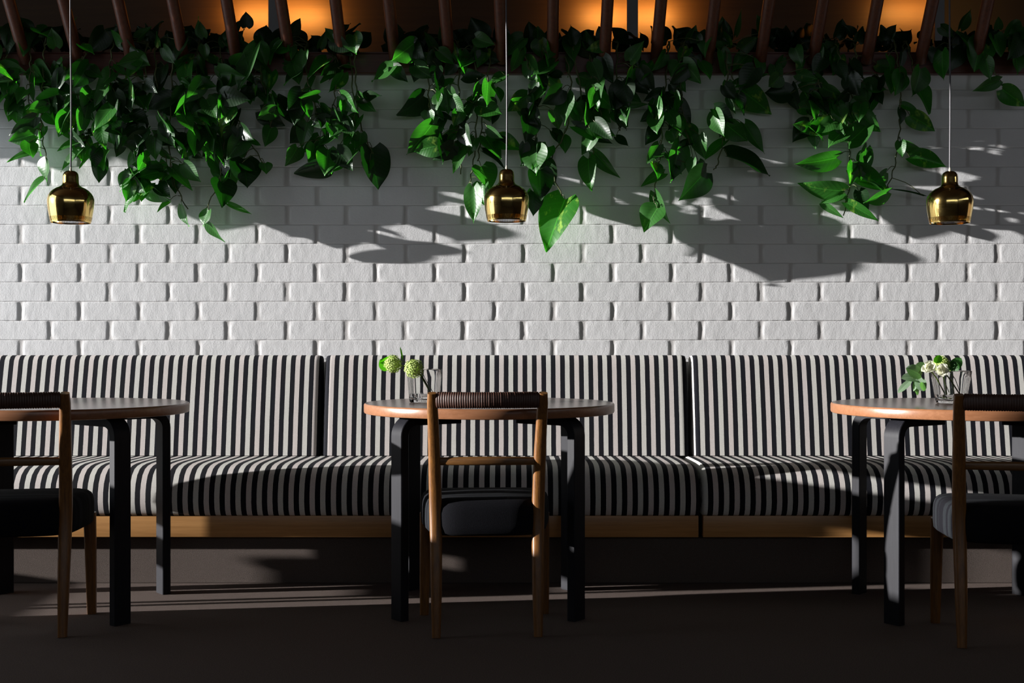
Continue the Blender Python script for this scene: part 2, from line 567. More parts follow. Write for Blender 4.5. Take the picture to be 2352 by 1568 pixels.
# carpeted upstand under the bench
Y_BASE = 4.945
bm = NB(); box(bm, XL, XR, Y_BASE, Y_BASE + .06, 0.0, 0.186, .004); struct('baseboard_front', bm, M_CARPETV)

# brown panelling in the upper lounge
Y_PAN = 6.45
xr_p = at(2128, 0, Y_PAN).x
bm = NB(); box(bm, XL, xr_p, Y_PAN, Y_PAN + .04, 2.10, 3.5)
struct('trim_3', bm, M_PANEL)

# ------------------------------------------------------------------ rods of the sloping screen
rod_px = [(-120, -62), (20, 60), (145, 181), (271, 303), (396, 424), (520, 544), (645, 667), (770, 787), (893, 908), (1021, 1032), (1148, 1154),
          (1271, 1269), (1396, 1388), (1519, 1506), (1643, 1626), (1767, 1746), (1891, 1867), (2016, 1990), (2143, 2113), (2270, 2240), (2400, 2362)]
rod_side = ['behind the brass pendant', '']
for i, (xt, xb) in enumerate(rod_px):
    pb = at(xb, 142, 5.512)
    pt = at(xt, 0, 5.512 - 0.20)
    d = (pt - pb)
    pe = pb + d * ((ZC + 0.02 - pb.z) / d.z)
    bm = NB()
    tube(bm, [pb, pb + (pe - pb) * .5, pe], 0.026, 14, up=Vector((1, 0, 0)))
    o = obj('screen_rod', bm, M_ROD)
    places = ['just outside the left frame edge', 'nearest the left corner of the photo', 'directly behind the left pendant cord', 'second rod right of the left pendant cord',
              'third rod right of the left pendant cord', 'beside the left amber glow, on its left', 'beside the left grey lamp post, on its right', 'second to the right of the left grey lamp post',
              'third to the right of the left grey lamp post', 'second rod left of the middle pendant cord', 'directly behind the middle pendant cord', 'first rod right of the middle pendant cord',
              'just left of the right grey lamp post', 'just right of the right grey lamp post', 'second to the right of the right grey lamp post', 'third to the right of the right grey lamp post',
              'fourth to the right of the right grey lamp post', 'second rod left of the right pendant cord', 'first rod left of the right pendant cord', 'first rod right of the right pendant cord', 'just outside the right frame edge']
    tag(o, 'round red-brown wooden rod, ' + places[i], 'rod', 'rods leaning out above the plants')

# ------------------------------------------------------------------ lamp posts upstairs
def lamp_post(px0, px1, pglow, py, label, power=9.0, post=True):
    yp = Y_PAN - 0.16
    a, b = at(px0, 0, yp), at(px1, 0, yp)
    cx = (a.x + b.x) / 2
    root = empty('wall_lamp', (cx, yp, 2.10))
    tag(root, label, 'lamp', 'amber wall lamps in the upper room')
    w = abs(b.x - a.x) / 2
    bm = NB(); box(bm, -w, w, -.012, .012, 0.0, 1.38, .002); obj('post', bm, M_STEEL, root)
    zc = at(pglow, py, Y_PAN).z
    bm = NB(); lathe(bm, [(0, -.035), (.02, -.03), (.024, 0), (.02, .03), (0, .035)], 16)
    t = NT('amber_bulb'); t.base((1, .6, .2), .4); t.b.inputs['Emission Color'].default_value = (1, .55, .16, 1); t.b.inputs['Emission Strength'].default_value = 2
    bo = obj('bulb', bm, t.m, root)
    bo.location = (0, .05, zc - 2.10)
    l = bpy.data.lights.new('amber_lamp', 'AREA')
    l.shape = 'RECTANGLE'; l.size = .46; l.size_y = .03
    l.energy = power * .55; l.color = (1.0, 0.47, 0.10)
    lo = bpy.data.objects.new('amber_light', l); col.objects.link(lo); lo.parent = root
    lo.location = (0, .045, zc - 2.10)
    lo.rotation_euler = (PI / 2, 0, 0)
    return root
lamp_post(617, 642, 600, 32, 'grey metal lamp post with amber wall glow, behind the rods on the left')
lamp_post(1440, 1465, 1455, 32, 'grey metal lamp post with amber wall glow, behind the rods right of centre')
lamp_post(2146, 2168, 2150, 22, 'grey metal lamp post at the right end of the brown panel', 5.0)

# ------------------------------------------------------------------ bench
SEAT_PROF = [(4.895, .275), (4.878, .285), (4.866, .305), (4.860, .335), (4.862, .370), (4.872, .405), (4.893, .436), (4.925, .456), (4.965, .466), (5.02, .470),
             (5.12, .470), (5.25, .467), (5.38, .464), (5.555, .464), (5.555, .275)]
def seat(name, xa, xb, phase, parent):
    bm = NB()
    n = 5
    xs = [xa, xa + .004, xa + .012, xa + .026, xa + .034, xb - .034, xb - .026, xb - .012, xb - .004, xb]
    ins = [.020, .009, .003, 0, 0, 0, 0, .003, .009, .020]
    cy, cz = 5.15, .37
    rings = []
    for x, q in zip(xs, ins):
        ring = []
        for (y, z) in SEAT_PROF:
            yy = y + (q if y < cy else 0)
            zz = z - (q if z > cz else -q * .3)
            ring.append(bm.verts.new((x, yy, zz)))
        rings.append(ring)
    m = len(SEAT_PROF)
    for a, b in zip(rings[:-1], rings[1:]):
        for k in range(m):
            bm.faces.new((a[k], a[(k + 1) % m], b[(k + 1) % m], b[k]))
    bm.faces.new(rings[0]); bm.faces.new(rings[-1][::-1])
    return obj(name, bm, stripe_mat('striped_wool', phase), parent, True, 60)

BACK_PROF = [(5.400, .4665), (5.402, .48), (5.425, .62), (5.455, .76), (5.478, .855), (5.486, .880), (5.500, .896), (5.520, .902), (5.545, .900), (5.560, .890), (5.562, .4665)]
def backrest(xa, xb, phase, parent):
    bm = NB()
    xs = [xa, xa + .003, xa + .010, xa + .022, xa + .030, xb - .030, xb - .022, xb - .010, xb - .003, xb]
    ins = [.018, .008, .003, 0, 0, 0, 0, .003, .008, .018]
    rings = []
    for x, q in zip(xs, ins):
        ring = []
        for (y, z) in BACK_PROF:
            ring.append(bm.verts.new((x, y + (q if y < 5.53 else 0), z - (q * .5 if z > .85 else 0))))
        rings.append(ring)
    m = len(BACK_PROF)
    for a, b in zip(rings[:-1], rings[1:]):
        for k in range(m):
            bm.faces.new((a[k], a[(k + 1) % m], b[(k + 1) % m], b[k]))
    bm.faces.new(rings[0]); bm.faces.new(rings[-1][::-1])
    return obj('backrest', bm, stripe_mat('striped_wool', phase), parent, True, 60)

def bench(xa, xb, seat_phase, backs, label, grp='striped benches along the brick wall'):
    root = empty('upholstered_bench', (0, 0, 0))
    tag(root, label, 'bench', grp)
    seat('seat_cushion', xa, xb, seat_phase, root)
    for (a, b, ph) in backs:
        backrest(a, b, ph, root)
    bm = NB(); box(bm, xa + .005, xb - .005, 4.888, 4.925, .192, .277, .002); obj('front_rail', bm, M_BENCHW, root)
    bm = NB(); box(bm, xa + .01, xb - .01, 5.02, 5.37, .192, .28); obj('base_box', bm, M_DARKWALL, root)
    return root
XS = 0.742
bench(-3.86, XS - .002, -1.312, [(-3.86, -.842, -1.475), (-.826, .772, -.659)], 'long black and white striped bench left and centre, with two backrests')
bench(XS + .006, 4.3, .7684, [(.790, 4.3, .842)], 'black and white striped bench at the right, behind the right table')

# ------------------------------------------------------------------ tables
def make_table(cx, cy, rz, label, ox=.305, oy=.262, R=.458):
    root = empty('round_table', (cx, cy, 0), rz)
    tag(root, label, 'table', 'round tables along the bench')
    bm = NB()
    T, B = .7395, .7035
    lathe(bm, [(0, T), (R - .012, T), (R - .0045, T - .0005)], 128)
    obj('table_surface', bm, M_LINO, root)
    bm = NB()
    lathe(bm, [(R - .0045, T - .0006), (R - .0015, T - .003), (R, T - .007), (R, B + .006), (R - .002, B + .0015), (R - .006, B), (0, B)], 128)
    obj('table_edge', bm, M_EDGE, root)
    for sx in (-1, 1):
        for sy in (-1, 1):
            p = Vector((sx * ox, sy * oy, 0))
            d = Vector((sx * 1.0, sy * .80, 0)).normalized()
            th, wd = .032, .064
            rb = .052
            zt = B - th / 2
            pts = [p - d * .24 + Vector((0, 0, zt)), p - d * .12 + Vector((0, 0, zt))]
            for k in range(9):
                a = k / 8 * PI / 2
                pts.append(p - d * rb + d * rb * math.sin(a) + Vector((0, 0, zt - rb + rb * math.cos(a))))
            pts += [p + Vector((0, 0, .4)), p + Vector((0, 0, 0))]
            sd = Vector((-d.y, d.x, 0))
            bm = NB()
            n = len(pts)
            rings = []
            for i, q in enumerate(pts):
                a_ = pts[max(i - 1, 0)]; b_ = pts[min(i + 1, n - 1)]
                dd = (b_ - a_).normalized()
                nn = sd.cross(dd).normalized()
                c = .0022
                h, w = th / 2, wd / 2
                if i == n - 1: dd = Vector((0, 0, -1)); nn = sd.cross(dd)
                prof = [(-w + c, -h), (w - c, -h), (w, -h + c), (w, h - c), (w - c, h), (-w + c, h), (-w, h - c), (-w, -h + c)]
                rings.append([bm.verts.new(q + sd * u + nn * v) for u, v in prof])
            for a_, b_ in zip(rings[:-1], rings[1:]):
                for k in range(8):
                    bm.faces.new((a_[k], a_[(k + 1) % 8], b_[(k + 1) % 8], b_[k]))
            bm.faces.new(rings[0]); bm.faces.new(rings[-1][::-1])
            obj('leg', bm, M_BLACK, root, True, 30)
    return root
def copy_tree(o, parent=None):
    c = o.copy(); col.objects.link(c)
    if parent is not None: c.parent = parent
    for ch in o.children: copy_tree(ch, c)
    return c
tab2 = make_table(-.083, 4.557, 0, 'round brown table with black bent legs, the middle one with the green flowers')
tab1 = copy_tree(tab2); tab1.location = (-1.640, 4.490, 0); tab1['label'] = 'round brown table at the left with a bare top, cut by the frame'
tab3 = copy_tree(tab2); tab3.location = (1.622, 4.478, 0); tab3['label'] = 'round brown table at the right carrying the vase of white flowers'
tab3.rotation_euler.z = math.radians(-3)

# ------------------------------------------------------------------ chairs
def make_chair(cx, cy, rz, label):
    root = empty('wooden_chair', (cx, cy, 0), rz)
    tag(root, label, 'chair', 'wooden chairs at the round tables')
    def square(wx, wy, sq=.62, n=16):
        return [(wx * a, wy * b) for a, b in circ(1, n, 1, 1, sq)]
    for s in (-1, 1):
        ctrl = [(s * .166, .004, 0), (s * .1665, .026, .18), (s * .168, .050, .36), (s * .170, .046, .47), (s * .174, .012, .64), (s * .180, -.036, .797)]
        P = smooth_path(ctrl, 26)
        bm = NB()
        def pf(i, t):
            z = P[i].z
            wx = np.interp(z, [0, .15, .4, .6, .75, .797], [.0145, .0185, .0215, .0200, .0175, .0165])
            wy = np.interp(z, [0, .15, .4, .6, .75, .797], [.0145, .0190, .0230, .0190, .0150, .0140])
            if i == 25: wx, wy = wx * .84, wy * .84
            return square(wx, wy)
        sweep(bm, P, pf, up=Vector((0, 1, 0)))
        obj('rear_leg', bm, M_POST, root, True, 50)
        bm = NB()
        Q = [Vector((s * .2125, .352, 0)), Vector((s * .211, .348, .12)), Vector((s * .208, .342, .30)), Vector((s * .206, .340, .36))]
        sweep(bm, Q, lambda i, t: square(.0155 + .0065 * min(1, t * 1.2), .0155 + .0065 * min(1, t * 1.2)), up=Vector((0, 1, 0)))
        obj('front_leg', bm, M_POST, root, True, 50)
    # wrapped top rail, bowed towards the sitter's back
    def bow(x, z, hw=.17, dep=.028):
        return Vector((x, -.026 - dep * (1 - (x / hw) ** 2) - (z - .775) * .3, z))
    bm = NB()
    nw, per = 44, 7
    L = .163
    N = nw * per
    P = [bow(-L + 2 * L * i / N, .7745) for i in range(N + 1)]
    rr = random.Random(5)
    amp = [rr.uniform(.85, 1.1) for _ in range(nw + 1)]
    def pw(i, t):
        k = i / per
        ph = k - int(k)
        a = amp[min(int(k), nw)]
        r = .0244 + .0025 * a * math.sqrt(max(0, 1 - (2 * ph - 1) ** 2)) if i < N else .0235
        return [(r * .62 * u, r * v) for u, v in circ(1, 16, 1, 1, .8)]
    sweep(bm, P, pw)
    obj('cord_wrap', bm, M_CORD, root, True, 80)
    bm = NB()
    P = [bow(-.172 + .344 * i / 16, .7745) for i in range(17)]
    sweep(bm, P, lambda i, t: square(.0125, .0215))
    obj('top_rail', bm, M_RAILW, root, True, 50)
    bm = NB()
    P = [Vector((-.168 + .336 * i / 16, .028 - .022 * (1 - ((i - 8) / 8) ** 2), .571 + .003 * (1 - ((i - 8) / 8) ** 2))) for i in range(17)]
    sweep(bm, P, lambda i, t: square(.0095 , .0125 + .0015 * (1 - (2 * t - 1) ** 2)))
    obj('lower_rail', bm, M_RAILW, root, True, 50)
    # upholstered seat
    bm = NB()
    lay = [(.326, .80), (.327, .94), (.335, .985), (.36, 1.0), (.40, 1.0), (.418, .985), (.432, .95), (.441, .88), (.446, .76), (.450, .5), (.4515, .2)]
    rings = []
    ns = 56
    for z, k in lay:
        ring = []
        for j in range(ns):
            a = 2 * PI * j / ns
            c, s_ = math.cos(a), math.sin(a)
            u = math.copysign(abs(c) ** .42, c); v_ = math.copysign(abs(s_) ** .42, s_)
            hw = .213 + .026 * v_
            kk = k
            ring.append(bm.verts.new((u * (hw - (1 - kk) * .16 if kk > .7 else hw * kk * .72), .207 + v_ * (.192 - (1 - kk) * .16 if kk > .7 else .192 * kk * .72), z)))
        rings.append(ring)
    for a_, b_ in zip(rings[:-1], rings[1:]):
        for j in range(ns):
            bm.faces.new((a_[j], a_[(j + 1) % ns], b_[(j + 1) % ns], b_[j]))
    bm.faces.new(rings[0]); bm.faces.new(rings[-1][::-1])
    obj('seat', bm, M_SEAT, root, True, 60)
    return root
chair2 = make_chair(-.080, 4.038, math.radians(2.8), 'wooden chair with cord-wrapped top rail, fully visible, at the middle table')
chair1 = copy_tree(chair2); chair1.location = (-1.627, 4.007, 0); chair1.rotation_euler.z = math.radians(11.3)
chair1['label'] = 'wooden chair with cord-wrapped top rail at the left table, cut by the left frame edge'
chair3 = copy_tree(chair2); chair3.location = (1.5765, 3.862, 0); chair3.rotation_euler.z = math.radians(-13.3)
chair3['label'] = 'wooden chair with cord-wrapped top rail at the right table, cut by the right frame edge'

# upholstered chair added out of view; its back blocks sun from the bench front
root = empty('shade_chair', (-3.05, 4.44, 0))
tag(root, 'upholstered chair by the left window, added out of view to shade the bench', 'chair')
bm = NB(); box(bm, -.015, .045, -.168, .168, .50, .95, .028, 4); obj('backrest', bm, M_SEAT, root)
bm = NB(); box(bm, -.42, .0, -.17, .17, .40, .46, .025, 4); obj('seat', bm, M_SEAT, root)
for sx in (-.38, .015):
    for sy in (-.145, .145):
        bm = NB(); tube(bm, [(sx, sy, .0), (sx, sy, .25), (sx, sy, .52 if sx > 0 else .41)], .014, 10, .017, up=Vector((1, 0, 0))); obj('leg', bm, M_POST, root)

# cabinet added out of view, blocking low sun from the near floor
root = empty('shade_sideboard', (XL + .24, 3.38, 0))
tag(root, 'low veneered cabinet under the left window, added out of view to shade the floor', 'shade_sideboard')
bm = NB(); box(bm, -.22, .2, -.85, .66, .10, .74, .004); obj('body', bm, M_SIDE, root)
bm = NB(); box(bm, -.23, .22, -.87, .68, .742, .77, .004); obj('top', bm, M_SIDE, root)
for yy in (-.84, -.09):
    bm = NB(); box(bm, .2005, .216, yy, yy + .735, .12, .72, .003); d = obj('door', bm, M_SIDE, root)
    bm = NB(); box(bm, .2165, .236, yy + .34, yy + .40, .41, .43, .003); obj('handle', bm, M_BRASS, d)
bm = NB(); box(bm, -.2, .17, -.82, .62, 0, .0995); obj('base', bm, M_BLACK, root)

# ------------------------------------------------------------------ pendants
def make_pendant(loc, label):
    root = empty('brass_pendant', loc)
    tag(root, label, 'pendant lamp', 'brass pendants in a row')
    k = .085 / 325
    bz = 985
    pr = [(15, 235), (60, 240), (88, 258), (104, 285), (110, 330), (111, 400), (117, 432), (130, 452), (160, 470), (205, 490), (250, 520), (285, 555), (310, 598), (323, 645), (325, 690), (320, 750), (311, 820), (296, 905)]
    prof = [(r * k, (bz - y) * k) for r, y in pr]
    bm = NB()
    lathe(bm, prof, 96)
    ins = [(r - .0012, z - (.0012 if i < 12 else 0)) for i, (r, z) in enumerate(prof)]
    lathe(bm, ins, 96)
    # slotted band: fins between the shade and the rim ring
    z_a, z_b = (bz - 905) * k, (bz - 966) * k
    ra, rb = 296 * k, 283 * k
    nf = 110
    for j in range(nf):
        a0 = 2 * PI * j / nf
        a1 = a0 + 2 * PI / nf * .56
        vs = []
        for (r, z) in ((ra, z_a), (rb, z_b)):
            for a in (a0, a1):
                for q in (0, .0013):
                    vs.append(bm.verts.new(((r - q) * math.cos(a), (r - q) * math.sin(a), z)))
        o0, i0, o1, i1, p0, j0, p1, j1 = vs
        for f in ((o0, o1, p1, p0), (i0, j0, j1, i1), (o0, p0, j0, i0), (o1, i1, j1, p1)):
            bm.faces.new(f)
    lathe(bm, [(rb, z_b), (281 * k, (bz - 978) * k), (279 * k, 0.0), (274 * k, 0.0), (276 * k, (bz - 978) * k), (rb - .0013, z_b)], 96)
    # cap disc closing the neck
    lathe(bm, [(0, (bz - 235) * k), (15 * k, (bz - 235) * k)], 24)
    obj('shade', bm, M_BRASS, root, True, 45)
    zt = (bz - 235) * k
    bm = NB(); lathe(bm, [(0, zt), (.0042, zt), (.0045, zt + .006), (.0032, zt + .009), (.0030, zt + .013), (0, zt + .014)], 16); obj('ferrule', bm, M_FERRULE, root)
    bm = NB(); rr = random.Random(int(abs(loc[0]) * 100))
    H = ZC - loc[2]
    pts = [(0, 0, zt + .012)] + [(.0016 * math.sin(q * 9), .001 * math.cos(q * 7), zt + .012 + (H - zt - .012) * q) for q in [i / 14 for i in range(1, 14)]] + [(0, 0, H)]
    tube(bm, pts, .0030, 8, up=Vector((1, 0, 0))); obj('cord', bm, M_CABLE, root)
    bm = NB(); lathe(bm, [(0, .06), (.012, .062), (.03, .085), (.032, .11), (.02, .14), (.016, .16), (0, .165)], 24); obj('bulb', bm, M_BULB, root)
    bm = NB(); lathe(bm, [(0, H - .03), (.035, H - .03), (.045, H - .02), (.045, H), (0, H)], 24); obj('ceiling_cup', bm, M_FERRULE, root)
    return root
YP = 4.68
sP = F / YP
make_pendant((at(162.5, 0, YP).x, YP, CAM_Z + (784 - 511.5) / sP), 'brass bell-shaped pendant lamp hanging at the left')
make_pendant((at(1163.5, 0, YP).x, YP, CAM_Z + (784 - 507.5) / sP), 'brass bell-shaped pendant lamp in the middle, hanging above the centre table')
make_pendant((at(2181.5, 0, YP).x, YP, CAM_Z + (784 - 512.5) / sP), 'brass bell-shaped pendant lamp hanging at the right')

# ------------------------------------------------------------------ leaves
UFN = [(0, .42), (.06, .70), (.14, .90), (.26, 1.0), (.40, .97), (.55, .82), (.70, .58), (.84, .30), (.94, .10), (1, .0)]
EUN = [(0, .25), (.08, .62), (.2, .88), (.35, 1.0), (.5, 1.0), (.65, .92), (.8, .72), (.92, .40), (.97, .2), (1, .0)]
def dense(sh, n=17):
    us = [((i / (n - 1)) ** 1.15) for i in range(n)]
    xs = [a for a, b in sh]; ys = [b for a, b in sh]
    out = []
    for u in us:
        k = max(0, min(len(xs) - 2, sum(1 for a in xs if a <= u) - 1))
        t_ = (u - xs[k]) / (xs[k + 1] - xs[k])
        y0_, y1_, y2_, y3_ = ys[max(k - 1, 0)], ys[k], ys[k + 1], ys[min(k + 2, len(ys) - 1)]
        m0, m1 = (y2_ - y0_) / 2, (y3_ - y1_) / 2
        h = (2 * t_**3 - 3 * t_**2 + 1) * y1_ + (t_**3 - 2 * t_**2 + t_) * m0 + (-2 * t_**3 + 3 * t_**2) * y2_ + (t_**3 - t_**2) * m1
        out.append((u, max(0.0, h)))
    return out
UFN = dense(UFN)
EUN = dense(EUN, 13)
def leaf(bm, base, tip, width, roll=0., fold=.3, curl=.12, rnd=random, shape=UFN, heart=.13, back=Vector((0, -1, 0)), wave=.05):
    base, tip = Vector(base), Vector(tip)
    L = (tip - base)
    ln = L.length
    if ln < 1e-4: return
    L.normalize()
    N = back - L * back.dot(L)
    if N.length < .05: N = Vector((-.5, -.5, .7)); N -= L * N.dot(L)
    N.normalize()
    N = Matrix.Rotation(roll, 3, L) @ N
    Sd = L.cross(N).normalized()
    uvl = bm.loops.layers.uv.verify()
    rows = []
    vs_ = [-1, -.72, -.36, 0, .36, .72, 1]
    ph = rnd.uniform(0, 6.28)
    hb = rnd.uniform(-.16, .16)
    for u, f in shape:
        row = []
        for v in vs_:
            hw = width / 2 * f
            uu = u - heart * (1 - u) ** 3 * abs(v) ** 1.3
            p = base + L * (ln * uu) + Sd * (hw * v)
            p += Sd * (hb * ln * (u * u - u) )
            h = fold * hw * abs(v) - .25 * fold * hw * v * v
            h += -curl * ln * (u ** 2) + curl * .55 * ln * u + wave * width * math.sin(ph + u * 7 + v * 1.5) * abs(v)
            p += N * h
            row.append((bm.verts.new(p), (u, v * .5 * f + .5)))
        rows.append(row)
    for a, b in zip(rows[:-1], rows[1:]):
        for k in range(len(vs_) - 1):
            q = [a[k], a[k + 1], b[k + 1], b[k]]
            try:
                f = bm.faces.new([x[0] for x in q])
            except ValueError:
                continue
            for lp, x in zip(f.loops, q):
                lp[uvl].uv = x[1]

